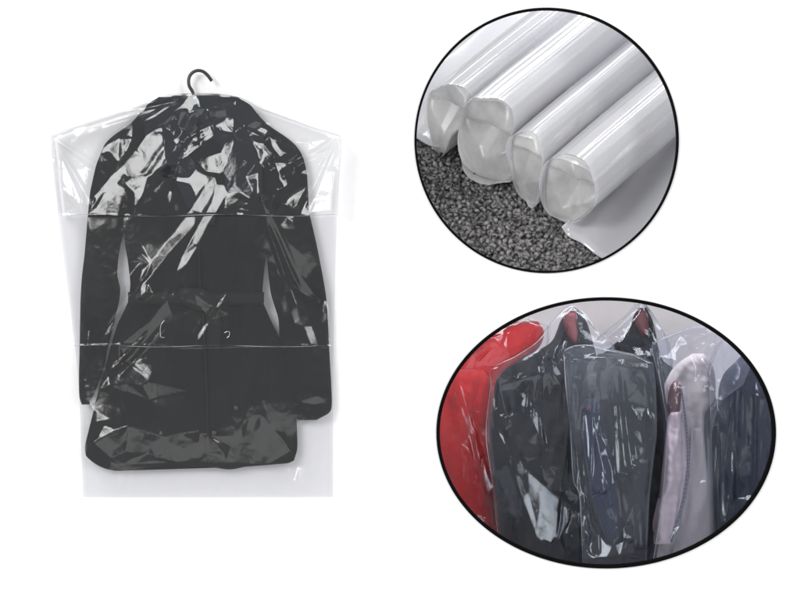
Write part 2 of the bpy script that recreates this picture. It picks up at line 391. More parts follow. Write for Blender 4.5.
# collar and lapels: raised puffs with clear edges
loft('collar', [(97, 160, 190), (103, 148, 196), (118, 140, 200), (140, 146, 190), (165, 158, 184), (178, 166, 178)], -.048, .007, M_coat2, coat, SF, .3, cap=5, sm=2)
loft('collar', [(97, 196, 236), (104, 194, 250), (120, 200, 262), (140, 214, 264), (152, 224, 262)], -.048, .007, M_coat2, coat, SF, .3, cap=5, sm=2)
loft('lapel', [(125, 228, 256), (140, 225, 262), (165, 224, 262), (185, 225, 262), (196, 228, 263)], -.052, .005, M_coat2, coat, SF, .25, cap=3, sm=2)
loft('lapel', [(150, 170, 186), (175, 172, 204), (205, 186, 218), (225, 200, 214)], -.050, .005, M_coat2, coat, SF, .25, cap=4, sm=2)
BF = Field(60, 80, 350, 480); BF.a = band(sh, 9, 25, 4, .1)*.4
loft('belt', [(292, 128, 264), (296, 128, 264), (302, 128, 264), (305, 128.5, 263.5)], -.040, .017, M_coat3, coat, BF, .6, cap=4, sm=1)
kn = loft('belt_knot', [(288, 180, 200), (292, 176, 210), (299, 176, 216), (306, 186, 218), (311, 198, 214)], -.052, .012, M_coat3, coat, BF, 1.5, cap=7, sm=2)
loft('belt_tail', [(300, 200, 214), (315, 206, 220), (330, 208, 222), (348, 206, 220)], -.050, .006, M_coat3, coat, BF, .8, cap=3, sm=2)
loft('front_placket', [(212, 196, 198.5), (260, 198, 200.5), (292, 199, 201.5)], -.048, .004, M_coat3, coat, None)
loft('front_placket', [(312, 202, 204.5), (400, 206, 208.5), (460, 207, 209.5)], -.048, .004, M_coat3, coat, None)
M_button = plain('dark_button', (.02, .02, .02), .3)
for (a, b) in ((236, 408), (214, 433)):
    bmb = bmesh.new(); bmesh.ops.create_uvsphere(bmb, u_segments=20, v_segments=10, radius=.006)
    for v in bmb.verts: v.co.y *= .35
    me = bpy.data.meshes.new('button'); bmb.to_mesh(me); bmb.free()
    o = link('button', me, M_button, None); o.location = W(a, b, -.055); o.parent = coat; o.matrix_parent_inverse = coat.matrix_world.inverted()
for pts in ([(164.5, 320.5), (162, 323), (160.5, 327), (160.3, 333), (161, 337), (164.5, 337.5)], [(224, 333), (227, 331.5), (229.5, 332), (229, 336), (226.5, 338)]):
    link('belt_ring', tube_mesh(smooth_path([W(a, b, -.058) for a, b in pts], 4), 0.0011, 6), M_metal, coat)


# ------------------------------------------------------------------ film bag over the coat
bag = thing('garment_bag', W(200, 497, -.05), 'long clear plastic film bag with glossy creases covering the charcoal coat', 'garment bag')
bag_rows = [(93.5, 182, 214), (96, 168, 236), (101, 152, 249), (108, 133, 260), (118, 102, 288), (128, 71, 316), (135.5, 49.5, 341), (150, 51, 340.5), (180, 54, 338.5), (215, 58, 337), (216, 58.5, 337), (260, 64, 335.5), (300, 69.5, 334.6), (345, 75, 333.5), (346, 75, 333.5), (380, 78.5, 333.2), (420, 80.5, 333), (497, 83, 333)]
def cut(rows, a, b):
    ys, l, r = zip(*[x[:3] for x in rows]); out = [(a, np.interp(a, ys, l), np.interp(a, ys, r))]
    out += [x for x in rows if a < x[0] < b]; out.append((b, np.interp(b, ys, l), np.interp(b, ys, r))); return out
patches = [Z1(p) for p in (
    [(296, 180), (318, 195), (328, 268), (300, 288), (280, 300), (266, 355), (246, 385), (244, 340), (240, 300), (212, 272), (240, 235), (272, 195)],
    [(214, 268), (180, 300), (140, 350), (124, 402), (148, 362), (190, 312), (220, 284)],
    [(216, 290), (192, 330), (166, 368), (146, 380), (172, 330)],
    [(205, 208), (238, 204), (226, 235), (204, 264)],
    [(165, 222), (205, 200), (175, 235), (155, 245)],
    [(338, 180), (370, 184), (352, 218), (345, 208)],
    [(424, 252), (466, 240), (488, 200), (500, 205), (482, 262), (462, 294), (430, 290), (412, 276)],
    [(466, 166), (482, 146), (484, 165), (500, 168), (500, 190), (472, 184)],
    [(332, 297), (385, 302), (400, 280), (428, 296), (452, 302), (430, 318), (402, 352), (386, 320), (350, 312)],
    [(438, 312), (456, 325), (432, 372), (398, 430), (334, 500), (294, 552), (262, 592), (262, 572), (290, 520), (340, 455), (395, 375)],
    [(474, 322), (482, 345), (442, 412), (408, 482), (378, 530), (352, 548), (368, 505), (408, 430), (445, 370)],
    [(538, 190), (576, 166), (588, 192), (546, 200)],
    [(546, 206), (576, 214), (604, 242), (590, 268), (580, 292), (568, 266), (560, 240)],
    [(566, 290), (575, 290), (570, 345), (560, 348)],
    [(590, 195), (618, 225), (662, 245), (654, 264), (620, 252), (600, 225)],
    [(604, 262), (652, 266), (660, 290), (630, 328), (618, 300)],
    [(640, 355), (700, 318), (765, 290), (752, 388), (700, 396), (660, 388), (622, 372)],
    [(690, 212), (774, 200), (724, 242), (690, 238)],
    [(52, 250), (96, 288), (122, 322), (104, 372), (80, 350), (56, 296)],
    [(382, 98), (400, 92), (412, 112), (396, 120), (384, 150)],
    [(395, 128), (402, 122), (398, 142), (392, 148)],
    [(392, 205), (440, 178), (492, 146), (450, 180), (400, 212)],
    [(362, 245), (420, 205), (462, 186), (420, 215), (370, 252)],
    [(350, 130), (362, 122), (420, 138), (362, 132)],
    [(265, 160), (330, 118), (352, 108), (300, 146)],
    [(430, 128), (470, 118), (500, 112), (460, 130)],
    [(218, 400), (232, 398), (228, 412), (220, 415)],
    [(264, 0+590), (280, 575), (278, 600), (262, 612)],
)]
BG = Field(40, 85, 345, 505, .7)
def nm(F):
    top = 1/(1+np.exp((F.Y-222)/10.)); return .10+1.0*top
rg = []
rr = random.Random(5)
for i in range(16):                                    # creases that fan out from the hanger neck
    a = rr.uniform(.15, math.pi-.15); L0 = rr.uniform(8, 60); L1_ = L0+rr.uniform(40, 120)
    ca, sa = math.cos(a), math.sin(a)*.8
    rg.append(crease(BG, 198+L0*ca, 98+L0*sa, 198+L1_*ca, 98+L1_*sa, rr.uniform(2.5, 6), rr.choice((-1, 1))*rr.uniform(.4, 1.0)))
for (a, b, c, d, w, A) in ((50, 136, 110, 175, 5, -3), (337, 137, 280, 180, 6, -3.5), (337, 137, 300, 215, 5, 2.5), (52, 140, 62, 215, 4, -2), (60, 150, 92, 205, 5, 2.), (330, 150, 285, 165, 4, 2),
                          (150, 330, 110, 372, 2.5, -2), (168, 325, 118, 378, 2, -1.5), (260, 200, 322, 380, 7, -2.2), (265, 210, 300, 300, 5, 1.5), (150, 270, 100, 340, 3, 1.5), (90, 330, 82, 375, 3, -2), (230, 285, 190, 345, 4, 1.5)):
    rg.append(crease(BG, a, b, c, d, w, A))
rg.append(-.45*np.clip(1-np.abs(BG.Y-215.5-.8*np.sin(BG.X*.05))/1.6, 0, 1)); rg.append(-.6*np.clip(1-np.abs(BG.Y-346-.9*np.sin(BG.X*.04))/1.6, 0, 1))
low = np.clip((BG.Y-350)/40, 0, 1)*np.clip((470-BG.Y)/20, 0, 1); rg.append(np.abs(band(BG.a.shape, 20, 44, 2, .1))*low*.05)
LOWP = [[(95, 442), (130, 425), (165, 436), (200, 430), (232, 436), (250, 404), (262, 400), (270, 425), (292, 455), (285, 467), (200, 463), (120, 465)], [(262, 200), (270, 210), (300, 275), (318, 300), (300, 290), (280, 250)], [(176, 296), (196, 294), (210, 304), (214, 320), (200, 306)], [(120, 345), (150, 322), (168, 300), (160, 325), (128, 362)], [(180, 110), (215, 108), (225, 116), (190, 135), (178, 125)], [(110, 385), (150, 380), (190, 392), (150, 400)], [(300, 402), (316, 396), (326, 402), (318, 410)]]
solve_film(BG, -.1, patches, 50, noise=((70, .05), (26, .045), (11, .03)), ridges=rg, nmask=nm(BG), inner=.062, glint=.4, patches3=LOWP, ang=2.1, aniso=3.0, sp=9.0, splow=(222, .45), jitter=.035)
film_sheet('upper_film', cut(bag_rows, 93.5, 215.5), -.098, BG, M_film, bag, 0.85, dome=.008, rim=-.012, ymax=-.068)
film_sheet('lower_film', cut(bag_rows, 216.2, 497), -.098, BG, M_film_low, bag, 0.9, dome=.008, rim=None, ymax=-.068)
film_sheet('upper_back_film', cut(bag_rows, 93.5, 215.5), -.012, None, M_backu, bag, 8)
film_sheet('lower_back_film', cut(bag_rows, 216.2, 497), -.012, None, M_back, bag, 8)
for (yy, n_) in ((215.5, 0), (346, 1)):
    ys, l, r = zip(*[x[:3] for x in bag_rows]); a = float(np.interp(yy, ys, l)); b = float(np.interp(yy, ys, r))
    pts = []
    for i in range(60):
        x = a+(b-a)*i/59; q = W(x, yy+.8*math.sin(x*.05), -.098); dep = -.099-.008*math.sin(math.pi*i/59)+float(BG.sample(x, yy))*S
        q.y = min(dep, -.069)-.0012; pts.append(q)
    rnd = random.Random(n_); link('fold_crease', tube_mesh(pts, .0008, 5, [max(.12, .5+.9*math.sin(i*.37+n_*2)*math.sin(i*.11+1)) for i in range(60)]), M_seam, bag)

# ------------------------------------------------------------------ round opening: film rolls on grey carpet
def z3(x, y): return (400+x/2.107, y/2.107)
Yc = .30
Aax = Vector((.64, .545, .545)); Bax = Vector((.89, -.46, -.46)).normalized(); Nrm = Vector((0, -.7071, .7071))
P0 = W(*z3(300, 430), Yc)                                 # a carpet point
def on_carpet(px, py, lift=0.0):
    """point on the carpet plane seen at this place, lifted along its normal"""
    d = (W(px, py, 0)-CAM); d.normalize(); t = (P0+Nrm*lift-CAM).dot(Nrm)/d.dot(Nrm); return CAM+d*t
car_mat, nt, b = new_mat('grey_loop_carpet'); N = nt.nodes; L = nt.links
tc = N.new('ShaderNodeTexCoord'); n1 = N.new('ShaderNodeTexNoise'); n1.inputs['Scale'].default_value = 95; n1.inputs['Detail'].default_value = 5
cr = N.new('ShaderNodeValToRGB'); cr.color_ramp.elements[0].position = .40; cr.color_ramp.elements[0].color = (.022, .022, .023, 1); cr.color_ramp.elements[1].position = .62; cr.color_ramp.elements[1].color = (.30, .29, .285, 1)
L.new(tc.outputs['Object'], n1.inputs['Vector']); L.new(n1.outputs['Fac'], cr.inputs[0]); L.new(cr.outputs[0], b.inputs['Base Color']); b.inputs['Roughness'].default_value = .95
n2 = N.new('ShaderNodeTexNoise'); n2.inputs['Scale'].default_value = 420; bp = N.new('ShaderNodeBump'); bp.inputs['Strength'].default_value = .8; bp.inputs['Distance'].default_value = .003
L.new(tc.outputs['Object'], n2.inputs['Vector']); L.new(n2.outputs['Fac'], bp.inputs['Height']); L.new(bp.outputs[0], b.inputs['Normal'])
bm = bmesh.new(); bmesh.ops.create_icosphere(bm, subdivisions=2, radius=1); base_v = np.array([v.co[:] for v in bm.verts]); base_f = [[v.index for v in f.verts] for f in bm.faces]; bm.free()
U = Vector((1, 0, 0)); Vv = Vector((0, .7071, .7071))
allv = []; allf = []; rr = random.Random(3); off = 0; sp = .0165
for i in range(-44, 30):
    for j in range(-26, 14):
        c = P0+U*(i*sp+rr.uniform(-.005, .005)+(j % 2)*sp*.5)+Vv*(j*sp+rr.uniform(-.005, .005))-Nrm*(.004+rr.uniform(0, .008))
        if c.z < .075 or c.x < -.15: continue
        a = rr.uniform(0, math.pi); e1 = U*math.cos(a)+Vv*math.sin(a); e2 = Nrm.cross(e1); e1 = (e1+Nrm*rr.uniform(-.6, .6)).normalized(); e3 = e1.cross(e2)
        sx, sy, sz = rr.uniform(.0095, .013), rr.uniform(.0052, .0068), rr.uniform(.0055, .0075)
        R = np.array([e1*sx, e2*sy, e3*sz]); v = base_v.copy(); bend = (v[:, 0:1]**2)*-.9; v[:, 2:3] += bend
        v = v@R+np.array(c[:]); allv.append(v); allf += [[q+off for q in f] for f in base_f]; off += len(base_v)
pl = [P0+U*a+Vv*b_-Nrm*.012 for a, b_ in ((-.9, -.24), (.9, -.24), (.9, .5), (-.9, .5))]
me = bpy.data.meshes.new('carpet'); me.from_pydata(np.concatenate(allv).tolist()+[tuple(p) for p in pl], [], allf+[[off, off+1, off+2, off+3]]); me.update()
tag(link('carpet', me, car_mat), 'dark grey loop pile carpet under the film rolls', 'carpet', kind='structure')

M_roll, nt, b = new_mat('layered_film'); N = nt.nodes; L = nt.links
b.inputs['Base Color'].default_value = (.73, .73, .75, 1); b.inputs['Roughness'].default_value = .2; b.inputs['Coat Weight'].default_value = .8; b.inputs['Coat Roughness'].default_value = .06; b.inputs['Specular IOR Level'].default_value = .8
tc = N.new('ShaderNodeTexCoord'); mp = N.new('ShaderNodeMapping'); n1 = N.new('ShaderNodeTexNoise'); n1.inputs['Scale'].default_value = 18; n1.inputs['Detail'].default_value = 3
L.new(tc.outputs['Object'], mp.inputs[0]); mp.inputs['Scale'].default_value = (1, 1, .3); L.new(mp.outputs[0], n1.inputs['Vector'])
bp = N.new('ShaderNodeBump'); bp.inputs['Strength'].default_value = .06; bp.inputs['Distance'].default_value = .01; L.new(n1.outputs['Fac'], bp.inputs['Height']); L.new(bp.outputs[0], b.inputs['Normal'])
tl = N.new('ShaderNodeBsdfTranslucent'); tl.inputs['Color'].default_value = (.8, .8, .83, 1); mxs = N.new('ShaderNodeMixShader'); mxs.inputs[0].default_value = .42
L.new(b.outputs[0], mxs.inputs[1]); L.new(tl.outputs[0], mxs.inputs[2]); L.new(mxs.outputs[0], N['Material Output'].inputs['Surface'])
M_inner = film('milky_film_end', (.9, .9, .9), .80, hazecol=(.95, .95, .94), rough=.25, boost=1.2, bump=.15, bscale=18)

def section_pts(poly, anchor, n=90, k=5):
    """image outline -> closed smooth outline lying in the end plane (perpendicular to the roll)"""
    P = [Vector((a, b_, 0)) for a, b_ in poly]; m = len(P); out = []
    for i in range(m):
        p0, p1, p2, p3 = P[i-1], P[i], P[(i+1) % m], P[(i+2) % m]
        for q in range(18):
            t = q/18; out.append(.5*((2*p1)+(p2-p0)*t+(2*p0-5*p1+4*p2-p3)*t*t+(3*p1-p0-3*p2+p3)*t**3))
    res = []
    for p in out:
        d = (W(*z3(p.x, p.y), 0)-CAM).normalized(); t = (anchor-CAM).dot(Aax)/d.dot(Aax); res.append(CAM+d*t)
    return res
def roll(poly, foot, label, length=.75, lip=.0):
    anchor = on_carpet(*z3(*foot), .012)
    sec = section_pts(poly, anchor); n = len(sec); c = sum(sec, Vector())/n
    t = thing('film_roll', anchor, label, 'plastic roll', 'loose rolls of clear film on the carpet')
    rr = random.Random(int(foot[0])); ns = 40; vs = []; fs = []
    for i in range(ns+1):
        u = i/ns
        for q, p in enumerate(sec):
            d = p-c; ang = 2*math.pi*q/n
            jag = (.012*math.sin(ang*2+foot[0])+.006*math.sin(ang*3+foot[0]))*max(0, 1-u*12)
            s = 1-.012*math.sin(u*9+ang*2)+.016*math.sin(ang*5+foot[0])+.009*math.sin(ang*9+foot[0]*2)+.0035*math.sin(ang*23+foot[0])+.002*math.sin(ang*37+foot[0]*3)+(.012 if i == 0 else 0)
            vs.append(c+d*s+Aax*(length*u**1.3+jag))
    for i in range(ns):
        for q in range(n): fs.append((i*n+q, i*n+(q+1) % n, (i+1)*n+(q+1) % n, (i+1)*n+q))
    link('outer_wrap', mesh('outer_wrap', vs, fs), M_roll, t)
    # inner folds: nested, offset loops of film set back from the end, and a folded web closing the end
    for j, (s, back, oo) in enumerate(((.95, .004, .0),)):
        vs = []; fs = []
        for i in range(9):
            for q, p in enumerate(sec):
                ang = 2*math.pi*q/n; vs.append(c+(p-c)*s*(1+.03*math.sin(3*ang+j))+Nrm*oo*-.4+Aax*(back*.3+.006*math.sin(ang*3+j*2)+i*.03))
        for i in range(8):
            for q in range(n): fs.append((i*n+q, i*n+(q+1) % n, (i+1)*n+(q+1) % n, (i+1)*n+q))
        link('inner_wrap', mesh('inner_wrap', vs, fs), M_inner, t)
    vs = []; fs = []; K = 22; tang = rr.uniform(-.3, .5)
    for i in range(K+1):
        s = i/K
        for q, p in enumerate(sec):
            ang = 2*math.pi*q/n
            d = (p-c)*s*.985
            x = d.dot(Bax); z = d.dot(Nrm)
            fold = abs(math.fmod(abs(x*math.cos(tang)+z*math.sin(tang)+.02)*15, 2)-1)
            pl3 = min(.9*x+.5*z+.03, -.8*x+.9*z+.035, .2*x-1.1*z+.04)
            vs.append(c+d+Aax*(.012+(1-s**5)*(.9*max(pl3, -.02)+.016*fold)))
    for i in range(K):
        for q in range(n): fs.append((i*n+q, i*n+(q+1) % n, (i+1)*n+(q+1) % n, (i+1)*n+q))
    link('end_fold', mesh('end_fold', vs, fs), M_inner, t)
    return t
roll([(60, 195), (85, 180), (115, 176), (138, 196), (146, 230), (135, 262), (108, 290), (96, 322), (80, 330), (60, 300), (50, 240)], (85, 318), 'clear film roll at the far left of the row, cut by the round frame')
roll([(118, 285), (135, 225), (152, 207), (180, 202), (214, 212), (234, 248), (232, 320), (238, 372), (222, 385), (190, 383), (150, 365), (126, 335)], (190, 383), 'clear film roll with the widest drooping end, second from the left')
roll([(230, 330), (234, 292), (252, 280), (276, 286), (294, 312), (300, 355), (296, 405), (284, 434), (262, 428), (241, 396)], (280, 436), 'narrow clear film roll squeezed between two wider roll ends')
roll([(302, 372), (312, 340), (345, 330), (385, 346), (408, 378), (412, 420), (392, 455), (355, 470), (322, 462), (302, 436)], (350, 470), 'nearest clear film roll, with a boxy milky end above the carpet edge')
# flat sheets: one at each side
def sheet(ptsA, lifts, label, length=.8):
    pts = smooth_path([on_carpet(*z3(*p), l) for p, l in zip(ptsA, lifts)], 8)
    t = None; vs = []; fs = []; ns = 30; n = len(pts)
    for i in range(ns+1):
        for q, p in enumerate(pts): vs.append(p+Aax*(length*i/ns)+Nrm*(.004*math.sin(q*.5+i*.4)))
    for i in range(ns):
        for q in range(n-1): fs.append((i*n+q, i*n+q+1, (i+1)*n+q+1, (i+1)*n+q))
    o = link('film_sheet', mesh('film_sheet', vs, fs), M_roll)
    md = o.modifiers.new('thick', 'SOLIDIFY'); md.thickness = .003
    return tag(o, label, 'plastic sheet')
sheet([(340, 478), (352, 492), (385, 515), (432, 545), (500, 590), (600, 640)], (.022, .012, .010, .010, .010, .010), 'flat clear film sheet lying right of the rolls with its cut edge on carpet')
sheet([(-60, 240), (0, 272), (35, 292), (70, 306), (92, 314)], (.024, .018, .014, .012, .012), 'flat clear film sheet at the left end of the rolls')

# ------------------------------------------------------------------ oval opening: bagged clothes on a rail
def z4(x, y): return (430+x/2.106, 290+y/2.106)
def R4(rows): return [(290+r[0]/2.106, 430+r[1]/2.106, 430+r[2]/2.106) for r in rows]
def Z4(pts): return [z4(*p) for p in pts]
M_bd = plain('pale_lilac_wall', (.78, .76, .80), .9)
v = [W(300, 180, .75), W(900, 180, .75), W(900, 700, .75), W(300, 700, .75)]
tag(link('back_wall', mesh('back_wall', v, [(0, 1, 2, 3)]), M_bd, smooth=False), 'pale lilac wall behind the bagged clothes', 'wall', kind='structure')
M_red = cloth('red_wool', (.38, .010, .012), .7, 400, .05)
M_dark = cloth('black_cloth', (.008, .008, .010), .8, 400, .3, sheen=.04)
M_grey = cloth('dark_grey_cloth', (.016, .016, .019), .85, 400, .3, sheen=.05)
M_navy = cloth('navy_cloth', (.008, .011, .030), .8, 400, .3, sheen=.05)
M_beige = cloth('beige_cloth', (.36, .33, .335), .85, 400, .1)
M_pink = cloth('pale_pink_cloth', (.56, .47, .52), .85, 400, .12)
M_cream = cloth('cream_cloth', (.44, .42, .41), .85, 400, .1)
M_dred = plain('dark_red_plastic', (.07, .006, .009), .6)
st, nt, b = new_mat('blue_white_stripes'); N = nt.nodes; L = nt.links
tc = N.new('ShaderNodeTexCoord'); wv = N.new('ShaderNodeTexWave'); wv.bands_direction = 'Z'; wv.inputs['Scale'].default_value = 38; cr = N.new('ShaderNodeValToRGB'); cr.color_ramp.interpolation = 'CONSTANT'
cr.color_ramp.elements[0].color = (.05, .05, .10, 1); cr.color_ramp.elements[1].position = .62; cr.color_ramp.elements[1].color = (.14, .13, .18, 1)
mp = N.new('ShaderNodeMapping'); mp.inputs['Rotation'].default_value = (0, .6, 0)
L.new(tc.outputs['Object'], mp.inputs[0]); L.new(mp.outputs[0], wv.inputs['Vector']); L.new(wv.outputs['Color'], cr.inputs[0]); L.new(cr.outputs[0], b.inputs['Base Color'])
b.inputs['Roughness'].default_value = .85
GF = Field(400, 270, 810, 600); g = GF.a.shape
GF.a = band(g, 30, 61, 4, math.pi/2-.15)*2.2+band(g, 14, 62, 3, math.pi/2+.2)*.8+band(g, 8, 63, 1.6, .8)*.2
ifilm = dict(hazecol=(.58, .64, .80), rough=.055, boost=.68, bscale=45, bump=.15, edge=.35, gcol=(.84, .91, 1))  # gcol puts the blue cast of the reflections into the gloss colour
M_fA = film('bag_film_clear', (.955, .96, .98), .018, **ifilm)
M_fC = film('bag_film_bluish', (.94, .95, .98), .045, **ifilm)
M_fD = film('bag_film_pale', (.93, .93, .97), .09, **ifilm)
M_fB = film('bag_film_back', (.97, .97, .98), .005, **ifilm)
M_fR = film('bag_film_thin', (.97, .96, .96), .012, **ifilm)
LB = Vector((.35, -1.6, .9))                                # lamp for highlights here (see lights)

def bagged(label, frows, ydep, patches, seed, mat, ridges=(), noise=((60, .07), (24, .07), (10, .05)), depth=.09, dome=.012, lamp=None, low=()):
    t = thing('garment_bag', W(430+frows[-1][1]/2.106, 290+frows[-1][0]/2.106, ydep), label, 'garment bag', 'bagged clothes on the rail')
    rows = R4(frows); xs = [r[1] for r in rows]+[r[2] for r in rows]
    F = Field(min(xs)-6, rows[0][0]-6, max(xs)+6, rows[-1][0]+6, .8)
    rg = [crease(F, *z4(a, b_), *z4(c, d), w, A) for (a, b_, c, d, w, A) in ridges]
    rq = random.Random(seed+7); X0, X1 = min(xs), max(xs); Y0 = rows[0][0]
    for i in range(9):
        a = rq.uniform(X0+6, X1-6); y0_ = rq.uniform(Y0+25, Y0+130); ln = rq.uniform(50, 140)
        rg.append(crease(F, a, y0_, a+rq.uniform(-14, 14), y0_+ln, rq.uniform(1.5, 3.5), rq.choice((-1, 1))*rq.uniform(.5, 1.3)))
    solve_film(F, ydep, [Z4(p) for p in patches], seed, noise=noise, ridges=rg, lam=1/42., inner=.045, glint=.7, sp=8.0, jitter=.05, lamp=lamp or KEY, ang=1.75, aniso=3.5, patches3=[Z4(p) for p in low])
    film_sheet('front_film', rows, ydep, F, mat, t, .8, rim=ydep+depth, dome=dome)
    film_sheet('back_film', rows, ydep+depth, None, M_fB, t, 8)
    left = [(r_[1], r_[0]) for r_ in rows]; right = [(r_[2], r_[0]) for r_ in rows[:3]]
    pts = smooth_path([W(a, b_, ydep-.0012) for a, b_ in right[::-1]+left], 6)
    link('folded_edge', tube_mesh(pts, .0011, 5, [.55+.45*math.sin(i*.5+seed)*math.sin(i*.17) for i in range(len(pts))]), M_seam, t)
    return t
def hanger_peak(rows, y, th, label):
    t = thing('clothes_hanger', W(430+(rows[0][1]+rows[0][2])/4.212, 290+rows[0][0]/2.106, y), label, 'hanger', 'dark red clothes hangers')
    loft('shoulder_end', R4(rows), y, th, M_dred, t, None, cap=5, sm=2, step=.8)
    return t

# red jacket, left
t = thing('red_jacket', W(450, 560, .45), 'bright red jacket in clear film at the left end of the row', 'jacket')
loft('body', R4([(66, 186, 224), (76, 158, 238), (96, 112, 241), (116, 86, 234), (138, 60, 216), (160, 36, 186), (180, 15, 156), (300, -20, 145), (600, -30, 150)]), .47, .04, M_red, t, GF, .6, cap=8)
loft('sleeve', R4([(168, 40, 110), (185, 0, 126), (260, -30, 124), (400, -20, 128), (500, 0, 132), (640, 20, 132)]), .42, .03, M_red, t, GF, 1.0, cap=8)
bagged('thin clear film bag with long diagonal glints over the red jacket', [(60, 195, 205), (75, 140, 250), (110, 70, 250), (170, 0, 240), (600, -40, 170)], .355,
       [[(40, 205), (46, 203), (92, 285), (130, 330), (126, 338), (84, 292)], [(22, 225), (30, 240), (36, 300), (24, 330), (20, 280)], [(90, 300), (96, 300), (126, 420), (122, 430)], [(95, 145), (125, 120), (128, 124), (100, 152)], [(160, 75), (166, 85), (160, 125), (154, 118)], [(60, 225), (66, 225), (100, 360), (96, 372)]], 71, M_fR, low=([(100, 100), (170, 90), (140, 160), (60, 170)], [(60, 300), (90, 310), (120, 480), (90, 470)]), lamp=KEY2,
       ridges=((60, 180, 140, 420, 3, 2), (100, 90, 60, 170, 4, 1.5)))
# dark garment with the peaked shoulder (A)
t = thing('dark_jacket', W(530, 560, .36), 'black jacket beside the red one, its peaked shoulder under film', 'jacket', 'dark jackets on the rail')
loft('body', R4([(44, 292, 308), (60, 276, 328), (90, 266, 338), (112, 256, 344), (135, 212, 350), (160, 165, 352), (190, 138, 350), (230, 133, 350), (300, 126, 335), (400, 136, 338), (600, 156, 340)]), .33, .04, M_dark, t, GF, 1.7, cap=10, sm=5)
hanger_peak([(44, 290, 304), (52, 282, 310), (70, 281, 309), (95, 289, 312), (114, 302, 308)], .288, .012, 'dark red hanger end under film, left of the two peaks against the wall')
bagged('clear film bag with a large triangular sheen over the black jacket', [(36, 294, 306), (50, 276, 325), (80, 250, 348), (110, 225, 385), (140, 180, 395), (166, 130, 395), (200, 128, 390), (300, 118, 385), (400, 130, 380), (600, 152, 385)], .225,
       [[(152, 302), (168, 320), (205, 375), (255, 425), (300, 462), (298, 480), (262, 520), (240, 560), (222, 520), (196, 450), (172, 380)],
        [(180, 210), (200, 214), (224, 250), (240, 290), (250, 330), (225, 300), (200, 255), (184, 235)], [(258, 150), (266, 140), (262, 180), (256, 176)], [(130, 168), (175, 182), (172, 190), (140, 184)], [(126, 205), (134, 210), (142, 250), (132, 262)], [(262, 112), (272, 105), (268, 140), (262, 140)], [(120, 290), (126, 300), (132, 340), (124, 330)]],
       81, M_fA, low=([(145, 200), (250, 170), (250, 230), (160, 260)], [(230, 420), (260, 430), (290, 560), (220, 570)]), lamp=KEY2, ridges=((250, 110, 140, 175, 5, 2), (300, 60, 260, 160, 3, 2)))
# dark garment B (second peak, behind)
t = thing('dark_jacket', W(640, 560, .56), 'black jacket behind the others, only its peaked shoulder showing', 'jacket', 'dark jackets on the rail')
loft('body', R4([(38, 440, 454), (55, 428, 466), (90, 418, 476), (120, 380, 480), (150, 345, 490), (220, 340, 600), (600, 340, 610)]), .56, .035, M_dark, t, GF, 1.4, cap=10)
hanger_peak([(38, 438, 451), (48, 431, 458), (72, 432, 461), (96, 446, 458)], .515, .012, 'dark red hanger end under film, right of the two peaks against the wall')
bagged('clear film bag draped in a sharp tent over the second dark peak', [(29, 440, 452), (50, 422, 470), (80, 385, 488), (112, 345, 505), (150, 335, 512), (600, 345, 510)], .475,
       [[(398, 88), (412, 84), (410, 100), (402, 112)], [(372, 118), (400, 106), (398, 116), (374, 126)], [(456, 80), (462, 78), (474, 112), (468, 114)], [(440, 120), (452, 124), (462, 140), (450, 138)]],
       91, M_fA, ridges=((445, 36, 350, 118, 4, 2), (450, 40, 485, 110, 3, -2)))
# front centre garment C
t = thing('grey_jacket', W(610, 565, .22), 'dark grey jacket with navy sleeve in the front middle bag', 'jacket')
loft('body', R4([(134, 360, 420), (144, 340, 450), (165, 330, 466), (200, 322, 470), (300, 316, 470), (400, 316, 462), (600, 330, 452)]), .215, .03, M_grey, t, GF, 1.6, cap=14)
loft('sleeve', R4([(144, 404, 424), (150, 390, 440), (165, 376, 458), (200, 366, 468), (260, 368, 470), (340, 384, 468), (450, 398, 458), (600, 404, 450)]), .175, .03, M_dark, t, GF, 1.8, cap=14)
loft('sleeve', R4([(176, 338, 350), (186, 326, 364), (202, 318, 376), (235, 312, 388), (300, 310, 396), (400, 316, 404), (600, 328, 410)]), .172, .026, M_grey, t, GF, 1.8, cap=14)
loft('sleeve', R4([(228, 328, 350), (245, 320, 360), (290, 318, 368), (350, 326, 380), (430, 340, 394), (500, 360, 398), (528, 374, 394)]),   .138, .018, M_navy, t, GF, 1.0, cap=10)
hanger_peak([(234, 333, 343), (242, 328, 349), (252, 327, 350), (262, 332, 346)], .128, .008, 'small dark red hanger tip at the top of the navy sleeve')
bagged('bluish film bag with folded corner over the grey jacket, front middle', [(117, 308, 348), (126, 286, 385), (138, 282, 440), (152, 283, 470), (200, 286, 476), (300, 296, 478), (400, 302, 466), (440, 316, 462), (600, 322, 455)], .085,
       [[(324, 255), (334, 262), (330, 275), (322, 270)], [(344, 358), (352, 352), (356, 390), (366, 420), (358, 425), (346, 390)], [(348, 508), (362, 520), (380, 546), (372, 560), (345, 566), (335, 540)], [(318, 300), (324, 300), (332, 350), (326, 352)], [(286, 130), (320, 138), (380, 142), (320, 145)], [(326, 272), (344, 268), (352, 350), (341, 400), (332, 340)], [(290, 180), (300, 176), (306, 300), (298, 330)], [(350, 430), (362, 440), (380, 510), (366, 505)], [(300, 420), (312, 432), (318, 460), (308, 450)], [(322, 470), (330, 480), (334, 520), (326, 510)]],
       101, M_fC, low=([(290, 150), (330, 150), (322, 250), (318, 420), (300, 300)], [(350, 450), (420, 380), (440, 560), (360, 560)], [(380, 160), (460, 165), (460, 250), (400, 230)]), ridges=((285, 130, 312, 430, 4, 3), (340, 260, 390, 500, 8, -3), (320, 300, 345, 560, 4, 2), (400, 160, 440, 500, 7, 2)))
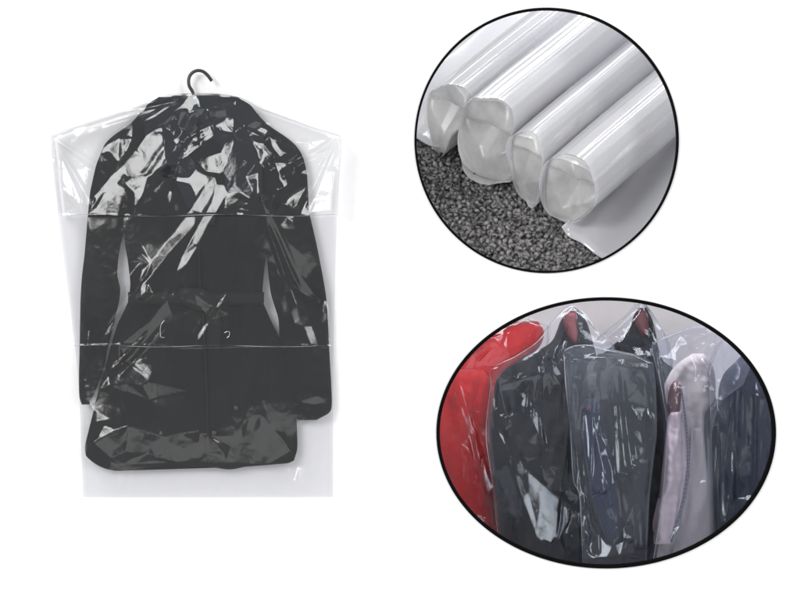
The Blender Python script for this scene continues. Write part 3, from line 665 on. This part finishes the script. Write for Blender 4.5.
# D: pale garments
t = thing('beige_shirt', W(690, 560, .29), 'beige shirt with rounded shoulder in the pale film bag', 'shirt')
loft('body', R4([(134, 558, 573), (141, 540, 584), (152, 524, 592), (172, 506, 599), (200, 493, 602), (232, 496, 600), (258, 505, 578), (300, 510, 576), (420, 505, 588), (600, 470, 592)]), .275, .025, M_beige, t, GF, 1.6, cap=12, sm=4)
loft('front_panel', R4([(290, 552, 574), (310, 550, 577), (380, 546, 582), (470, 530, 590), (600, 500, 590)]), .250, .010, M_beige, t, GF, .8, cap=12)
hanger_peak([(192, 514, 522), (200, 507, 528), (220, 501, 530), (250, 499, 527), (268, 503, 522)], .225, .014, 'wide dark red hanger end at the collar of the pale pink shirt')
t = thing('pink_shirt', W(665, 545, .22), 'pale pink shirt with a blue striped edge beside the beige shirt', 'shirt')
loft('body', R4([(254, 505, 529), (262, 502, 532), (300, 497, 538), (360, 491, 542), (430, 482, 534), (490, 468, 520), (535, 472, 505)]), .228, .013, M_pink, t, GF, 3.2, cap=8)
loft('striped_edge', R4([(200, 527, 530), (230, 531, 534.5), (270, 535.5, 540.5), (330, 541, 547), (390, 540, 546), (450, 529, 535), (500, 514, 519), (530, 505, 510)]), .205, .008, st, t, None, cap=3, sm=4)
t = thing('dark_gap_fill', W(705, 560, .4), 'black filler added for the dark gap between the beige shirt and navy jacket', 'coat')  # black body added behind to make the gap between the garments dark
loft('body', R4([(215, 578, 600), (240, 572, 604), (300, 570, 612), (600, 572, 620)]), .38, .03, M_dark, t, GF, 1.0, cap=14)
bagged('pale hazy film bag over the beige and pink shirts', [(78, 560, 625), (95, 508, 655), (114, 471, 675), (135, 470, 685), (200, 486, 660), (235, 492, 610), (300, 500, 592), (450, 488, 596), (600, 465, 600)], .135,
       [[(560, 84), (585, 82), (600, 92), (575, 96)], [(520, 108), (545, 102), (540, 112), (524, 116)], [(566, 140), (576, 140), (630, 250), (626, 256), (600, 215)], [(510, 198), (516, 192), (526, 196), (518, 204)], [(478, 130), (482, 130), (506, 250), (502, 250)], [(500, 258), (508, 256), (512, 264), (504, 268)], [(515, 500), (520, 505), (508, 524), (505, 520)]],
       111, M_fD, low=([(530, 95), (640, 90), (600, 200), (560, 130)], [(480, 140), (520, 150), (500, 200)]), ridges=((472, 116, 500, 290, 4, 3), (600, 90, 540, 130, 5, 2), (570, 140, 650, 270, 5, -2), (560, 300, 540, 540, 6, 2)))
# E: navy right
t = thing('navy_jacket', W(765, 540, .33), 'navy blue jacket at the right end of the row', 'jacket')
loft('body', R4([(118, 676, 720), (150, 645, 760), (175, 618, 780), (205, 608, 790), (300, 604, 790), (600, 606, 820)]), .31, .05, M_navy, t, GF, 1.8, cap=14)
bagged('film bag with vertical creases over the navy jacket at the right', [(90, 640, 700), (120, 610, 740), (170, 590, 780), (200, 590, 800), (300, 592, 820), (600, 602, 840)], .19,
       [[(630, 310), (638, 300), (640, 330), (632, 340)], [(622, 400), (640, 380), (634, 420), (622, 450)], [(612, 180), (616, 180), (622, 280), (618, 280)], [(644, 150), (652, 165), (648, 185), (642, 178)], [(622, 440), (628, 440), (622, 490), (618, 490)], [(680, 280), (684, 280), (690, 400), (686, 400)], [(600, 330), (604, 330), (606, 420), (602, 420)], [(614, 345), (642, 338), (636, 390), (622, 430)], [(655, 210), (662, 208), (668, 330), (660, 332)], [(700, 230), (706, 230), (704, 380), (698, 380)]],
       121, M_fC, low=([(640, 200), (700, 220), (700, 420), (650, 440)], [(610, 300), (630, 300), (630, 480), (610, 480)]), ridges=((680, 160, 690, 480, 4, 2), (640, 200, 610, 480, 4, 2), (710, 200, 705, 420, 4, -2)))

# ------------------------------------------------------------------ light
def area(name, loc, target, size, radiance, color=(1, 1, 1)):
    l = bpy.data.lights.new(name, 'AREA'); l.shape = 'SQUARE'; l.size = size; l.energy = radiance*math.pi*size*size; l.color = color
    o = bpy.data.objects.new(name, l); col.objects.link(o); o.location = loc
    o.rotation_euler = (Vector(target)-Vector(loc)).to_track_quat('-Z', 'Y').to_euler(); return o
area('key_softbox', KEY, (0, 0, 0), 2.0, 13)
area('fill_softbox', KEY2, (0, 0, 0), 1.6, 10)
o = area('added_overhead_strip', (.3, 1.0, 1.5), (.4, .4, .4), .5, 8, (.97, .98, 1)); o.data.shape = 'RECTANGLE'; o.data.size = 1.0; o.data.size_y = .26; o.data.energy = 7*math.pi*.26  # unseen strip behind the board, added for long streaks on the rolls
o = area('added_rail_strip', (.52, .16, .05), (.52, .42, -.45), .10, 17, (1, .99, 1)); o.data.shape = 'RECTANGLE'; o.data.size = .9; o.data.size_y = .08; o.data.energy = 17*math.pi*.9*.08  # hidden strip added to brighten the lilac wall and the bagged clothes
o = area('added_top_strip', (.52, .38, 1.45), (.45, .42, .4), .5, 8, (.97, .98, 1)); o.data.shape = 'RECTANGLE'; o.data.size = .85; o.data.size_y = .10; o.data.energy = 15*math.pi*.085  # second unseen strip, added so each roll gets its own streak
area('added_side_softbox', (-.03, .07, .16), (.3, .35, .35), .14, 6)  # unseen lamp added behind the board to brighten the milky roll ends
area('added_low_softbox', LOW, (0, 0, 0), 2.4, 1.35)  # dim panel added below so film creases catch a soft grey gloss
w = bpy.data.worlds.new('World'); scene.world = w; w.use_nodes = True
w.node_tree.nodes['Background'].inputs[0].default_value = (.98, .985, 1, 1); w.node_tree.nodes['Background'].inputs[1].default_value = .66

cam = bpy.data.cameras.new('Camera'); co = bpy.data.objects.new('Camera', cam); col.objects.link(co); scene.camera = co
co.location = CAM; co.rotation_euler = (math.pi/2, 0, 0); cam.sensor_width = 36; cam.lens = 36*D/2.0; cam.clip_end = 100
scene.render.engine = 'CYCLES'
scene.cycles.max_bounces = 10; scene.cycles.transparent_max_bounces = 40; scene.cycles.caustics_reflective = False
scene.render.resolution_x = 1024; scene.render.resolution_y = 768
scene.view_settings.view_transform = 'Standard'; scene.view_settings.look = 'None'; scene.view_settings.exposure = .2; scene.view_settings.gamma = 1
